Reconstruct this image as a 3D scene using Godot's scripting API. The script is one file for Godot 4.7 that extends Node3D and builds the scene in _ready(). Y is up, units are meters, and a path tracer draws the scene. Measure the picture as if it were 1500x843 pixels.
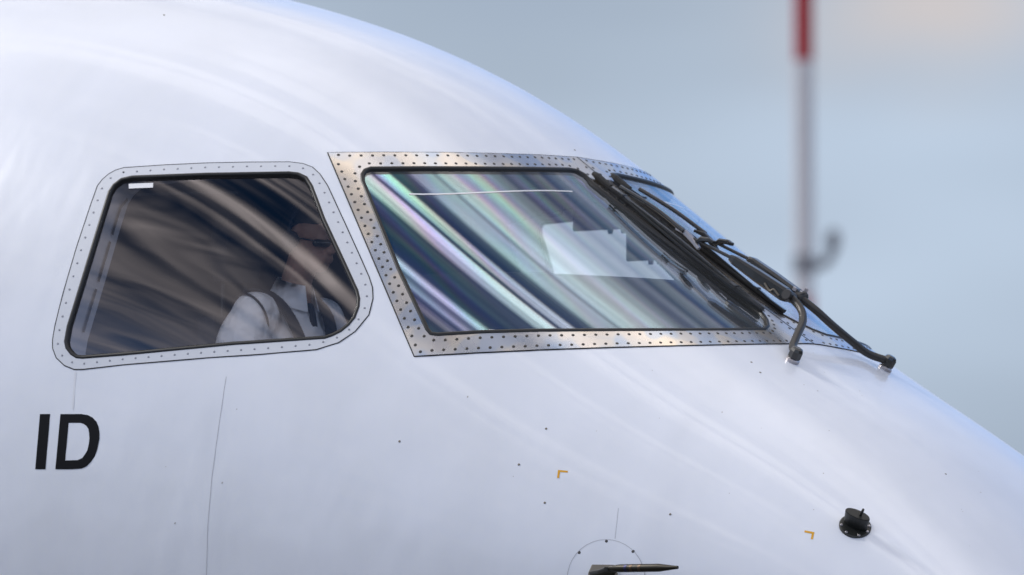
extends Node3D
# The nose of a white airliner at a cockpit window's distance: y up, metres, aircraft axis along +x, its right side towards +z.
# Outlines on the hull are given in hull coordinates: station x in metres, and t, which runs from the crown (0) down the right side.

const CROWN := [2.1525, 2.155, 2.1413, 2.1138, 2.0762, 2.0262, 1.9262, 1.8175, 1.6488, 1.375, 1.1188, 0.9075, 0.7288, 0.4188, -0.0225, -0.595]
const SIDE_FRAME := [-1.2673, 0.8857, -1.2156, 0.8763, -1.1645, 0.8663, -1.1141, 0.8557, -1.0638, 0.8452, -1.0142, 0.8340, -0.9653, 0.8221, -0.9165, 0.8103, -0.8685, 0.7977, -0.8213, 0.7843, -0.7746, 0.7706, -0.7288, 0.7559, -0.6840, 0.7402, -0.6366, 0.7278, -0.5988, 0.7246, -0.5613, 0.7320, -0.5141, 0.7501, -0.4739, 0.7713, -0.4347, 0.7922, -0.3962, 0.8126, -0.3645, 0.8298, -0.3333, 0.8468, -0.3026, 0.8637, -0.2658, 0.8846, -0.2297, 0.9053, -0.2024, 0.9253, -0.1856, 0.9488, -0.1818, 0.9692, -0.1785, 0.9893, -0.1923, 1.0143, -0.2070, 1.0386, -0.2302, 1.0581, -0.2541, 1.0770, -0.2904, 1.0936, -0.3272, 1.1097, -0.3767, 1.1229, -0.4268, 1.1354, -0.4774, 1.1473, -0.5285, 1.1585, -0.5804, 1.1687, -0.6327, 1.1782, -0.6854, 1.1872, -0.7386, 1.1958, -0.7920, 1.2043, -0.8458, 1.2123, -0.9000, 1.2200, -0.9545, 1.2273, -1.0094, 1.2341, -1.0646, 1.2407, -1.1199, 1.2476, -1.1756, 1.2541, -1.2316, 1.2603, -1.2658, 1.2624, -1.3078, 1.2587, -1.3462, 1.2484, -1.3664, 1.2340, -1.3713, 1.2208, -1.3709, 1.1981, -1.3671, 1.1794, -1.3639, 1.1605, -1.3612, 1.1414, -1.3558, 1.1136, -1.3517, 1.0853, -1.3489, 1.0563, -1.3456, 1.0299, -1.3435, 1.0028, -1.3428, 0.9751, -1.3422, 0.9551, -1.3423, 0.9347, -1.3328, 0.9205, -1.3164, 0.9064, -1.2955, 0.8951]
const SIDE_OPENING := [-1.2219, 0.8984, -1.1656, 0.8890, -1.1098, 0.8789, -1.0549, 0.8682, -1.0006, 0.8567, -0.9472, 0.8445, -0.8979, 0.8331, -0.8495, 0.8210, -0.8018, 0.8080, -0.7549, 0.7943, -0.7090, 0.7796, -0.6640, 0.7640, -0.6306, 0.7555, -0.5965, 0.7549, -0.5617, 0.7692, -0.5278, 0.7899, -0.4948, 0.8103, -0.4625, 0.8303, -0.4190, 0.8534, -0.3765, 0.8762, -0.3348, 0.8988, -0.3051, 0.9153, -0.2759, 0.9319, -0.2470, 0.9484, -0.2298, 0.9640, -0.2213, 0.9822, -0.2223, 1.0099, -0.2350, 1.0316, -0.2553, 1.0521, -0.2805, 1.0681, -0.3074, 1.0810, -0.3613, 1.0958, -0.4159, 1.1098, -0.4712, 1.1230, -0.5272, 1.1354, -0.5838, 1.1470, -0.6409, 1.1578, -0.7006, 1.1692, -0.7609, 1.1800, -0.8217, 1.1900, -0.8830, 1.1995, -0.9449, 1.2085, -1.0072, 1.2170, -1.0700, 1.2249, -1.1255, 1.2312, -1.1812, 1.2371, -1.2373, 1.2427, -1.2638, 1.2435, -1.2873, 1.2396, -1.3114, 1.2307, -1.3212, 1.2201, -1.3195, 1.1948, -1.3126, 1.1734, -1.3064, 1.1518, -1.3010, 1.1297, -1.2965, 1.1074, -1.2928, 1.0841, -1.2900, 1.0603, -1.2883, 1.0361, -1.2875, 1.0114, -1.2879, 0.9861, -1.2888, 0.9636, -1.2906, 0.9406, -1.2823, 0.9247, -1.2609, 0.9092]
const SHIELD_OPENING := [-0.4380, 0.6739, -0.4403, 0.6565, -0.4285, 0.6406, -0.3931, 0.6176, -0.3592, 0.5931, -0.3268, 0.5671, -0.2960, 0.5397, -0.2649, 0.5096, -0.2359, 0.4776, -0.2090, 0.4435, -0.1844, 0.4071, -0.1633, 0.3704, -0.1448, 0.3311, -0.1293, 0.2890, -0.1171, 0.2437, -0.1089, 0.2008, -0.1040, 0.1546, -0.1028, 0.1049, -0.0961, 0.0732, -0.0698, 0.0606, -0.0193, 0.0716, 0.0289, 0.0671, 0.0772, 0.0627, 0.1256, 0.0585, 0.1741, 0.0544, 0.2230, 0.0498, 0.2721, 0.0455, 0.3216, 0.0415, 0.3715, 0.0380, 0.4219, 0.0351, 0.4730, 0.0344, 0.5247, 0.0346, 0.5772, 0.0356, 0.6304, 0.0375, 0.6844, 0.0405, 0.7353, 0.0704, 0.7739, 0.1079, 0.7964, 0.1543, 0.7921, 0.2162, 0.7832, 0.2728, 0.7703, 0.3248, 0.7540, 0.3728, 0.7348, 0.4175, 0.7124, 0.4602, 0.6876, 0.5003, 0.6608, 0.5379, 0.6322, 0.5735, 0.6020, 0.6073, 0.5702, 0.6393, 0.5378, 0.6695, 0.5041, 0.6983, 0.4693, 0.7259, 0.4334, 0.7523, 0.3965, 0.7776, 0.3586, 0.8019, 0.3204, 0.8260, 0.2812, 0.8492, 0.2412, 0.8715, 0.2004, 0.8928, 0.1593, 0.9143, 0.1173, 0.9349, 0.0746, 0.9546, 0.0511, 0.9609, 0.0314, 0.9549, -0.0045, 0.9336, -0.0408, 0.9125, -0.0777, 0.8915, -0.1151, 0.8706, -0.1530, 0.8498, -0.1952, 0.8240, -0.2384, 0.7981, -0.2825, 0.7720, -0.3277, 0.7455, -0.3741, 0.7186, -0.4219, 0.6910]
const SHIELD_TOP := [-0.5839, 0.6664, -0.5444, 0.6461, -0.5062, 0.6245, -0.4696, 0.6015, -0.4345, 0.5769, -0.3966, 0.5479, -0.3608, 0.5167, -0.3275, 0.4832, -0.2967, 0.4473, -0.2670, 0.4080, -0.2407, 0.3656, -0.2181, 0.3195, -0.1988, 0.2702, -0.1844, 0.2162, -0.1756, 0.1568, -0.1710, 0.1070, -0.1704, 0.0531, -0.1734, -0.0044]
const SHIELD_BOTTOM := [0.8729, 0.0290, 0.8789, 0.1082, 0.8785, 0.1799, 0.8722, 0.2447, 0.8609, 0.3034, 0.8466, 0.3554, 0.8290, 0.4033, 0.8086, 0.4480, 0.7857, 0.4897, 0.7606, 0.5288, 0.7338, 0.5660, 0.7053, 0.6012, 0.6752, 0.6345, 0.6436, 0.6662, 0.6108, 0.6964, 0.5769, 0.7257, 0.5419, 0.7536, 0.5059, 0.7803, 0.4688, 0.8060, 0.4308, 0.8306, 0.3922, 0.8547, 0.3527, 0.8778, 0.3123, 0.9000, 0.2711, 0.9214, 0.2291, 0.9419, 0.1796, 0.9652, 0.1291, 0.9874, 0.0777, 1.0086, 0.0254, 1.0288]
const SHIELD_LEFT := [0.0254, 1.0288, -0.0125, 1.0032, -0.0511, 0.9778, -0.0903, 0.9526, -0.1304, 0.9275, -0.1712, 0.9025, -0.2128, 0.8776, -0.2552, 0.8526, -0.2985, 0.8274, -0.3428, 0.8020, -0.3882, 0.7762, -0.4348, 0.7500, -0.4828, 0.7231, -0.5324, 0.6953, -0.5839, 0.6664]
const LETTER_I := [-1.3919, 1.3393, -1.3487, 1.3374, -1.3499, 1.3587, -1.3517, 1.3799, -1.3543, 1.4009, -1.3577, 1.4219, -1.4010, 1.4233, -1.3977, 1.4025, -1.3950, 1.3815, -1.3931, 1.3605]
const LETTER_D := [-1.3058, 1.3355, -1.2615, 1.3333, -1.2174, 1.3310, -1.1915, 1.3312, -1.1709, 1.3338, -1.1526, 1.3397, -1.1426, 1.3472, -1.1373, 1.3566, -1.1366, 1.3661, -1.1430, 1.3824, -1.1517, 1.3935, -1.1665, 1.4026, -1.1844, 1.4103, -1.2055, 1.4149, -1.2484, 1.4178, -1.3159, 1.4204, -1.3122, 1.3993, -1.3094, 1.3782, -1.3072, 1.3569]
const LETTER_D_COUNTER := [-1.2688, 1.3475, -1.2204, 1.3450, -1.2059, 1.3459, -1.1939, 1.3484, -1.1846, 1.3527, -1.1807, 1.3589, -1.1779, 1.3673, -1.1795, 1.3764, -1.1841, 1.3856, -1.1933, 1.3923, -1.2041, 1.3986, -1.2238, 1.4027, -1.2753, 1.4054, -1.2725, 1.3862, -1.2704, 1.3669]
const MARK_A := [0.6302, 1.1498, 0.6648, 1.1418, 0.6655, 1.1470, 0.6390, 1.1532, 0.6408, 1.1709, 0.6335, 1.1723]
const MARK_B := [1.4944, 1.0290, 1.5261, 1.0185, 1.5311, 1.0523, 1.5244, 1.0542, 1.5205, 1.0300, 1.4962, 1.0373]
const PANEL_SEAM := [-0.6492, 1.2186, -0.6508, 1.2726, -0.6566, 1.3254, -0.6617, 1.3608, -0.6686, 1.3958, -0.6742, 1.4358, -0.6823, 1.4740, -0.6869, 1.5113, -0.6936, 1.5487]
const PANEL_SEAM_B := [0.8689, 1.1945, 0.8740, 1.2413, 0.8768, 1.2875]
const STAIN := [-1.2600, 1.2661, -1.2573, 1.2960, -1.2560, 1.3255]
const CIRCLE := [0.9984, 1.3821, 0.9976, 1.4032, 0.9922, 1.4245, 0.9822, 1.4451, 0.9681, 1.4630, 0.9504, 1.4772, 0.9298, 1.4892, 0.9070, 1.4988, 0.8827, 1.5057, 0.8576, 1.5097, 0.8327, 1.5110, 0.8087, 1.5095, 0.7863, 1.5054, 0.7661, 1.4988, 0.7488, 1.4901, 0.7347, 1.4795, 0.7243, 1.4673, 0.7179, 1.4531, 0.7154, 1.4350, 0.7170, 1.4163, 0.7224, 1.3972, 0.7316, 1.3784, 0.7443, 1.3603, 0.7602, 1.3434, 0.7787, 1.3282, 0.7996, 1.3151, 0.8221, 1.3046, 0.8458, 1.2972, 0.8700, 1.2931, 0.8940, 1.2926, 0.9171, 1.2958, 0.9385, 1.3027, 0.9576, 1.3131, 0.9737, 1.3267, 0.9862, 1.3432, 0.9945, 1.3619]
const STICKER := [-1.2282, 0.9134, -1.1350, 0.8977, -1.1288, 0.9077, -1.2210, 0.9230]
const SPECKS := [0.0456, 1.2279, 0.5478, 1.0515, 0.6080, 1.2500, 1.6442, 0.2945, -1.5584, 0.4166, -0.2199, -0.0369, 0.9394, 0.3994, 0.9940, 0.4243, 1.0493, 1.1572, 0.4900, 1.1757]

const TIP := 3.125
const SIDE_EXP := 0.83333

var M := {}
var rng := RandomNumberGenerator.new()


func _ready() -> void:
	rng.seed = 11
	# ---- camera, sky, sun, exposure
	var cam := Camera3D.new()
	cam.name = "camera"
	var lens := CameraAttributesPhysical.new()
	lens.frustum_focal_length = 427.07
	lens.frustum_focus_distance = 36.7
	lens.exposure_aperture = 4.3
	lens.frustum_near = 0.5
	lens.frustum_far = 9000.0
	cam.attributes = lens
	add_child(cam)
	cam.look_at_from_position(Vector3(20.9276, 2.125, 31.714), Vector3(0, 4.5, 0.6875))
	cam.fov = 3.2193
	cam.near = 0.5
	cam.far = 9000.0
	cam.current = true
	var env := Environment.new()
	env.background_mode = Environment.BG_SKY
	env.tonemap_mode = Environment.TONE_MAPPER_LINEAR
	env.tonemap_exposure = 1.2
	env.sdfgi_enabled = true
	env.ssao_enabled = true
	env.ssil_enabled = true
	var sky := Sky.new()
	var sm := PanoramaSkyMaterial.new()
	sm.panorama = sky_picture()
	sm.energy_multiplier = 1.0
	sky.sky_material = sm
	env.sky = sky
	var we := WorldEnvironment.new()
	we.name = "world_environment"
	we.environment = env
	add_child(we)
	var sun := DirectionalLight3D.new()
	sun.name = "sun"
	sun.light_energy = 0.52
	sun.light_angular_distance = 10.0
	sun.light_color = Color(1.0, 0.985, 0.965)
	sun.shadow_enabled = true
	add_child(sun)
	sun.look_at_from_position(Vector3(-6.6, 7.5, 3.3), Vector3.ZERO)
	make_materials()
	# ---- ground
	var ground := MeshInstance3D.new()
	ground.name = "apron"
	var pm := PlaneMesh.new()
	pm.size = Vector2(16000, 16000)
	ground.mesh = pm
	ground.material_override = M.concrete
	ground.set_meta("kind", "structure")
	add_child(ground)
	# ---- the aircraft
	var plane := Node3D.new()
	plane.name = "airliner"
	tag(plane, "white airliner nose with rivet-framed cockpit windows and black letters ID on its side", "airplane")
	add_child(plane)
	build_hull(plane)
	build_cockpit(plane)
	for s in [1, -1]:
		build_side_window(plane, s)
		build_windshield(plane, s)
	for s in [1, -1]:
		build_wiper(plane, s)
	build_markings(plane)
	build_probe(plane)
	build_dirt(plane)
	build_sensor(plane)
	# ---- the pilot, the mast
	build_pilot()
	build_mast()


func tag(o: Node, label: String, category := "", group := "") -> void:
	o.set_meta("label", label)
	if category:
		o.set_meta("category", category)
	if group:
		o.set_meta("group", group)


func part(called: String, mesh: Mesh, mat: Material, parent: Node, kind := "") -> MeshInstance3D:
	var o := MeshInstance3D.new()
	o.name = called
	o.mesh = mesh
	o.material_override = mat
	if kind:
		o.set_meta("kind", kind)
	parent.add_child(o, true)
	return o


func holder(called: String, parent: Node) -> Node3D:
	var o := Node3D.new()
	o.name = called
	parent.add_child(o, true)
	return o


# ------------------------------------------------------------------ sky
func sky_picture() -> ImageTexture:
	var w := 2048
	var h := 1024
	var data := PackedFloat32Array()
	data.resize(w * h * 3)
	var big := noise(5, 1.0, 3)
	var streak := noise(21, 1.0, 3)
	var fine := noise(33, 1.0, 2)
	var low := noise(47, 1.0, 4)
	var axis := Vector2(cos(deg_to_rad(SKY_TURN)), sin(deg_to_rad(SKY_TURN)))
	var across := Vector2(-axis.y, axis.x)
	var horizon := Vector3(0.365, 0.44, 0.54)
	var middle := Vector3(0.08, 0.31, 0.78)
	var zenith := Vector3(0.020, 0.066, 0.165)
	for row in h / 2 + 4:
		var el := PI / 2.0 - PI * (row + 0.5) / h
		var sy := sin(el)
		var cy := cos(el)
		var deg := rad_to_deg(el)
		var base := middle.lerp(zenith, smoothstep(16.0, 44.0, deg))
		base = horizon.lerp(base, smoothstep(4.8, 12.0, deg))
		var haze := 1.0 - smoothstep(4.8, 9.5, deg)
		for col in w:
			var az := (col + 0.5) / w * TAU
			var d := Vector3(sin(az) * cy, sy, -cos(az) * cy)
			var c := base
			if haze > 0.0:
				var n := low.get_noise_3d(d.x * 9.0, d.y * 42.0, d.z * 9.0)
				c *= 1.0 + 0.40 * n * haze
				# soft banks of warm cloud low down, all round
				var n2 := low.get_noise_3d(d.x * 40.0, d.y * 90.0, d.z * 40.0)
				var turn := fposmod(az + 0.551, TAU) / deg_to_rad(15.0)
				var k := floorf(turn + 0.5)
				var side := (turn - k) * 15.0
				var high := deg - 5.15 - 0.7 * sin(fposmod(k, 24.0) * 2.3) + 0.25 * n2
				var warm := exp(-side * side / 0.55 - high * high / 0.09) * haze
				c = c.lerp(Vector3(0.55, 0.495, 0.475), 0.95 * warm)
			if haze < 1.0:
				var k := 1.0 / maxf(sy, 0.05)
				var qa := (d.x * axis.x + d.z * axis.y) * k
				var qc := (d.x * across.x + d.z * across.y) * k
				# cirrus in long bands, nearly parallel; the bands near the camera's side of the sky fan out
				var fan := 0.1 + 1.25 * smoothstep(0.05, 0.6, qc)
				var p := qc - fan * qa + (0.010 + 0.13 * smoothstep(0.35, 0.9, qc)) * big.get_noise_2d(qa * 2.4, qc * 2.0) + 0.25 * big.get_noise_2d(qa * 0.35 + 7.0, qc * 0.3) * smoothstep(0.3, 2.0, absf(qa))
				p += 0.05 * streak.get_noise_2d(qa * 5.0, qc * 4.0 + 9.0) * smoothstep(0.4, 0.9, qc)
				var band := bands(p)
				var f := fine.get_noise_2d(p * (11.0 - 6.0 * smoothstep(0.4, 0.8, qc)), qa * 4.0)
				var s := streak.get_noise_2d(p * 4.0, qa * 3.2)
				var b := big.get_noise_2d(qc * 0.8, qa * 0.8)
				var rough := 0.35 + 0.65 * smoothstep(0.0, 0.12, absf(p + 0.56) - 0.16)
				var cover := clampf(band * (1.0 + (0.5 * s + 0.35 * f + 0.3 * b) * rough) + (0.06 * s + 0.04 * f) * rough - 0.025 + 0.45 * band * fine.get_noise_2d(p * 42.0, qa * 1.4) * rough * smoothstep(-0.55, -0.3, p) * (1.0 - smoothstep(0.3, 0.5, p)), 0.0, 1.0)
				var veil := clampf(0.42 + 0.55 * big.get_noise_2d(qa * 0.9 + 3.0, qc * 1.5) + 0.16 * streak.get_noise_2d(p * 2.6, qa * 0.9) + 0.12 * f, 0.0, 1.0)
				cover = lerpf(cover, veil * (0.35 + 0.65 * smoothstep(-2.4, -1.2, qc)), 0.85 * smoothstep(0.22, 0.5, absf(qa)) * (1.0 - smoothstep(0.3, 0.7, qc) * (1.0 - smoothstep(1.6, 2.2, qc))))
				var body := Vector3(1.50, 1.41, 1.33) * (0.92 + 0.22 * f + 0.2 * b) * (1.0 + 0.45 * band * band * smoothstep(-0.6, -0.2, p))
				c = c.lerp(body, cover * (1.0 - haze))
			var at := (row * w + col) * 3
			data[at] = c.x
			data[at + 1] = c.y
			data[at + 2] = c.z
	var img := Image.create_from_data(w, h, false, Image.FORMAT_RGBF, data.to_byte_array())
	return ImageTexture.create_from_image(img)


const SKY_TURN := 0.0
# How much cirrus there is across the bands: (place, cover) pairs, clear blue between them.
const BANDS := [-9.0, 0.40, -3.4, 0.25, -2.6, 0.06, -2.2, 0.20, -1.95, 0.03, -1.75, 0.12, -1.6, 0.03, -1.45, 0.14, -1.25, 0.17, -1.1, 0.10, -0.95, 0.20, -0.83, 0.14, -0.72, 0.42, -0.60, 0.92, -0.46, 0.90, -0.425, 0.40, -0.40, 0.75, -0.33, 0.78, -0.295, 0.08, -0.235, 0.04, -0.212, 0.95, -0.175, 0.9, -0.156, 0.25, -0.14, 1.0, -0.075, 0.92, -0.04, 0.12, 0.02, 0.03, 0.12, 0.05, 0.15, 0.85, 0.18, 0.2, 0.215, 0.55, 0.24, 0.1, 0.27, 0.45, 0.31, 0.06, 0.48, 0.07, 0.56, 0.92, 0.62, 0.75, 0.67, 0.12, 0.72, 0.1, 0.76, 0.55, 0.82, 0.2, 0.88, 0.06, 0.98, 0.10, 1.08, 0.38, 1.3, 0.46, 1.38, 0.14, 1.50, 0.40, 2.2, 0.42, 4.0, 0.4, 9.0, 0.45]


func bands(p: float) -> float:
	var i := 0
	while i < BANDS.size() - 4 and p > BANDS[i + 2]:
		i += 2
	return lerpf(BANDS[i + 1], BANDS[i + 3], smoothstep(BANDS[i], BANDS[i + 2], p))


func noise(s: int, freq: float, octaves: int) -> FastNoiseLite:
	var n := FastNoiseLite.new()
	n.seed = s
	n.noise_type = FastNoiseLite.TYPE_SIMPLEX_SMOOTH
	n.frequency = freq
	n.fractal_type = FastNoiseLite.FRACTAL_FBM
	n.fractal_octaves = octaves
	return n


# ------------------------------------------------------------------ materials
func mat(lin: Color, rough: float, metal := 0.0) -> StandardMaterial3D:
	var m := StandardMaterial3D.new()
	m.albedo_color = lin.linear_to_srgb()
	m.roughness = rough
	m.metallic = metal
	return m


func noise_texture(s: int, freq: float, octaves: int, lo: Color, hi: Color, size := 512) -> NoiseTexture2D:
	var t := NoiseTexture2D.new()
	t.width = size
	t.height = size
	t.seamless = true
	var n := noise(s, freq, octaves)
	t.noise = n
	var g := Gradient.new()
	g.set_color(0, lo)
	g.set_color(1, hi)
	t.color_ramp = g
	return t


func film(alpha: float, tint: Texture2D) -> StandardMaterial3D:
	var m := StandardMaterial3D.new()
	m.albedo_texture = tint
	m.albedo_color = Color(1, 1, 1, alpha)
	m.transparency = BaseMaterial3D.TRANSPARENCY_ALPHA
	m.metallic = 1.0
	m.roughness = 0.015
	return m


func make_materials() -> void:
	var paint := mat(Color(0.80, 0.825, 0.895), 0.34)
	paint.clearcoat_enabled = true
	paint.clearcoat = 0.42
	paint.clearcoat_roughness = 0.05
	paint.uv1_triplanar = true
	paint.uv1_world_triplanar = true
	paint.uv1_scale = Vector3(0.6, 0.35, 0.6)
	paint.albedo_texture = noise_texture(3, 0.006, 5, Color(0.96, 0.96, 0.957), Color(1, 1, 1))
	paint.heightmap_enabled = true
	paint.heightmap_texture = noise_texture(8, 0.012, 3, Color(0, 0, 0), Color(1, 1, 1))
	paint.heightmap_scale = 0.35
	M.paint = paint
	M.frame_paint = mat(Color(0.63, 0.65, 0.70), 0.42)
	M.frame_paint.clearcoat_enabled = true
	M.frame_paint.clearcoat = 0.4
	M.frame_paint.clearcoat_roughness = 0.2
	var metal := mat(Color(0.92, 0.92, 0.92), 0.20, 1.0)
	metal.uv1_triplanar = true
	metal.uv1_world_triplanar = true
	metal.uv1_scale = Vector3(0.8, 0.8, 0.8)
	metal.heightmap_enabled = true
	metal.heightmap_texture = noise_texture(15, 0.012, 1, Color(0, 0, 0), Color(1, 1, 1))
	metal.heightmap_scale = 0.34
	metal.roughness_texture = noise_texture(16, 0.02, 2, Color(0.7, 0.7, 0.7), Color(1, 1, 1))
	metal.roughness = 0.32
	var reflection_tint := NoiseTexture2D.new()  # reflections of blue sky and warm cloud, painted as mottling into the metal colour
	reflection_tint.width = 512
	reflection_tint.height = 512
	reflection_tint.seamless = true
	reflection_tint.noise = noise(18, 0.011, 2)
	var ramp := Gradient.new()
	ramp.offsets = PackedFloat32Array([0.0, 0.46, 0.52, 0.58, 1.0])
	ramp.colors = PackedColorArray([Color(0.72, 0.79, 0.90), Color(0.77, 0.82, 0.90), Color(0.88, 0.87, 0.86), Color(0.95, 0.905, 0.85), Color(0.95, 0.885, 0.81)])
	reflection_tint.color_ramp = ramp
	metal.albedo_texture = reflection_tint
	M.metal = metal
	M.screw = mat(Color(0.075, 0.07, 0.065), 0.4, 0.6)
	M.pale_screw = mat(Color(0.30, 0.31, 0.35), 0.4, 0.3)
	M.seal = mat(Color(0.010, 0.010, 0.011), 0.42)
	M.gap = mat(Color(0.012, 0.012, 0.014), 0.7)
	M.faint_gap = mat(Color(0.45, 0.455, 0.49), 0.6)
	M.stain = mat(Color(0.72, 0.73, 0.78), 0.45)
	M.stain_dark = mat(Color(0.46, 0.44, 0.44), 0.6)
	M.letter = mat(Color(0.006, 0.006, 0.008), 0.5)
	M.letter.metallic_specular = 0.25
	M.yellow = mat(Color(0.72, 0.36, 0.01), 0.4)
	M.sticker = mat(Color(0.8, 0.8, 0.82), 0.5)
	M.lining = mat(Color(0.085, 0.083, 0.083), 0.8)
	M.dark_trim = mat(Color(0.03, 0.03, 0.033), 0.7)
	M.pale_trim = mat(Color(0.30, 0.32, 0.38), 0.6)
	M.slot = mat(Color(0.02, 0.02, 0.025), 0.8)
	M.black_metal = mat(Color(0.008, 0.008, 0.008), 0.34)
	M.black_metal.clearcoat_enabled = true
	M.black_metal.clearcoat = 0.7
	M.black_metal.clearcoat_roughness = 0.15
	M.dark_metal = mat(Color(0.035, 0.034, 0.034), 0.38, 0.5)
	M.rubber = mat(Color(0.010, 0.010, 0.010), 0.6)
	M.grey_metal = mat(Color(0.05, 0.047, 0.045), 0.4, 0.5)
	M.pale_metal = mat(Color(0.42, 0.40, 0.42), 0.35, 0.8)
	M.bronze = mat(Color(0.030, 0.026, 0.018), 0.38, 0.6)
	M.heat_blue = mat(Color(0.03, 0.03, 0.075), 0.35, 0.7)
	M.heat_gold = mat(Color(0.075, 0.05, 0.03), 0.35, 0.7)
	M.bracket = mat(Color(0.20, 0.175, 0.14), 0.5, 0.4)
	M.sensor = mat(Color(0.012, 0.013, 0.012), 0.4)
	M.seat = mat(Color(0.02, 0.02, 0.025), 0.85)
	M.skin = mat(Color(0.36, 0.20, 0.14), 0.5)
	M.skin.subsurf_scatter_enabled = true
	M.skin.subsurf_scatter_strength = 0.1
	M.hair = mat(Color(0.012, 0.009, 0.007), 0.6)
	var cloth := mat(Color(0.88, 0.87, 0.90), 0.85)
	cloth.uv1_triplanar = true
	cloth.uv1_scale = Vector3(3, 3, 3)
	cloth.heightmap_enabled = true
	cloth.heightmap_texture = noise_texture(61, 0.009, 2, Color(0, 0, 0), Color(1, 1, 1))
	cloth.heightmap_scale = 1.3
	M.shirt = cloth
	M.navy = mat(Color(0.010, 0.012, 0.022), 0.6)
	M.trousers = mat(Color(0.012, 0.013, 0.02), 0.8)
	M.lens = mat(Color(0.006, 0.006, 0.007), 0.1)
	M.gold = mat(Color(0.6, 0.42, 0.12), 0.35, 0.8)
	M.mast_red = mat(Color(0.40, 0.006, 0.010), 0.5)
	M.mast_white = mat(Color(0.66, 0.635, 0.645), 0.6)
	M.mast_grey = mat(Color(0.27, 0.27, 0.29), 0.6)
	var conc := mat(Color(0.095, 0.093, 0.09), 0.9)
	conc.uv1_triplanar = true
	conc.uv1_world_triplanar = true
	conc.uv1_scale = Vector3(0.05, 0.05, 0.05)
	conc.albedo_texture = noise_texture(71, 0.01, 5, Color(0.75, 0.75, 0.75), Color(1, 1, 1))
	M.concrete = conc
	M.shield_film = film(0.37, iridescence())
	var glass := mat(Color(1, 1, 1), 0.0)
	glass.albedo_color.a = 0.02
	glass.transparency = BaseMaterial3D.TRANSPARENCY_ALPHA
	M.glass = glass
	var plain := Image.create(8, 8, false, Image.FORMAT_RGB8)
	plain.fill(Color(0.91, 0.89, 0.91))
	M.side_film = film(0.125, ImageTexture.create_from_image(plain))


# The heating film in the windshield: bands of interference colour that run along the glass.
func iridescence() -> ImageTexture:
	var s := 512
	var img := Image.create(s, s, false, Image.FORMAT_RGB8)
	var warp := noise(81, 1.0, 3)
	for j in s:
		for i in s:
			var u := float(i) / s
			var v := float(j) / s
			var along := v - 0.256 * u
			var w := warp.get_noise_2d(u * 0.9, along * 5.0)
			var hue := along * 11.0 + w * 0.9
			var sat := 0.02 + 0.16 * (1.0 - 0.9 * smoothstep(0.34, 0.60, u)) * clampf(0.45 + 1.1 * warp.get_noise_2d(u * 1.2 + 30.0, along * 7.0), 0.0, 1.0)
			var c := Color(0.72 + sat * 0.7 * cos(TAU * hue), 0.84 + sat * 0.8 * cos(TAU * (hue - 0.33)), 0.94 + sat * 0.6 * cos(TAU * (hue - 0.67)))
			img.set_pixel(i, j, c.clamp())
	return ImageTexture.create_from_image(img)


# ------------------------------------------------------------------ hull surface
func ease_between(a: float, b: float, x: float) -> float:
	var t := clampf((x - a) / (b - a), 0.0, 1.0)
	return t * t * (3.0 - 2.0 * t)


func waterline(x: float) -> float:
	return 3.775 - 0.775 * ease_between(-2.0, 3.25, x)


func cap(x: float) -> float:
	var t := clampf((x - 2.125) / (TIP - 2.125), 0.0, 1.0)
	return sqrt(maxf(1.0 - t * t, 0.0))


func half_width(x: float) -> float:
	var s := clampf((x + 3.125) / (TIP + 3.125), 0.0, 1.0)
	return maxf(1.8125 * sqrt(1.0 - pow(s, 1.85)), 1e-4)


func rise(x: float) -> float:
	var t := clampf((x + 4.0) / 0.5, 0.0, 12.999999)
	var i := int(t)
	var q := t - i
	var r := 1.0 - q
	var v: float = (CROWN[i] * r * r * r + CROWN[i + 1] * (3 * q * q * q - 6 * q * q + 4) + CROWN[i + 2] * (-3 * q * q * q + 3 * q * q + 3 * q + 1) + CROWN[i + 3] * q * q * q) / 6.0
	return maxf(v * cap(x), 1e-4)


func depth_below(x: float) -> float:
	return (0.775 * ease_between(TIP + 1.0, -2.5, x) + 1.125 * ease_between(TIP, -0.625, x)) * 1.05 * cap(x) + 0.025


func surf(x: float, t: float) -> Vector3:
	var ps := pow(absf(t), 1.2)
	var h := rise(x) if ps <= PI / 2 else depth_below(x)
	return Vector3(x, waterline(x) + h * cos(ps), signf(t) * half_width(x) * pow(maxf(sin(ps), 0.0), SIDE_EXP))


func field(p: Vector3) -> float:
	var y := p.y - waterline(p.x)
	y /= rise(p.x) if y > 0.0 else depth_below(p.x)
	return pow(absf(p.z) / half_width(p.x), 2.4) + y * y - 1.0


func gradient(p: Vector3) -> Vector3:
	var e := 0.0005
	return Vector3(field(p + Vector3(e, 0, 0)) - field(p - Vector3(e, 0, 0)), field(p + Vector3(0, e, 0)) - field(p - Vector3(0, e, 0)), field(p + Vector3(0, 0, e)) - field(p - Vector3(0, 0, e))) / (2 * e)


func normal_at(p: Vector3) -> Vector3:
	return gradient(p).normalized()


func on(x: float, t: float, off := 0.0) -> Vector3:
	var p := surf(x, t)
	return p + normal_at(p) * off if off != 0.0 else p


func project(p: Vector3) -> Vector3:
	for k in 3:
		var g := gradient(p)
		p -= g * field(p) / g.length_squared()
	return p


func coords(p: Vector3) -> Vector2:
	var y := p.y - waterline(p.x)
	y /= rise(p.x) if y > 0.0 else depth_below(p.x)
	var ps := atan2(pow(absf(p.z) / half_width(p.x), 1.2), y)
	return Vector2(p.x, signf(p.z) * pow(ps, SIDE_EXP))


func outline(list: Array, side := 1) -> PackedVector2Array:
	var o := PackedVector2Array()
	for i in range(0, list.size(), 2):
		o.append(Vector2(list[i], list[i + 1] * side))
	return o


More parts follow.
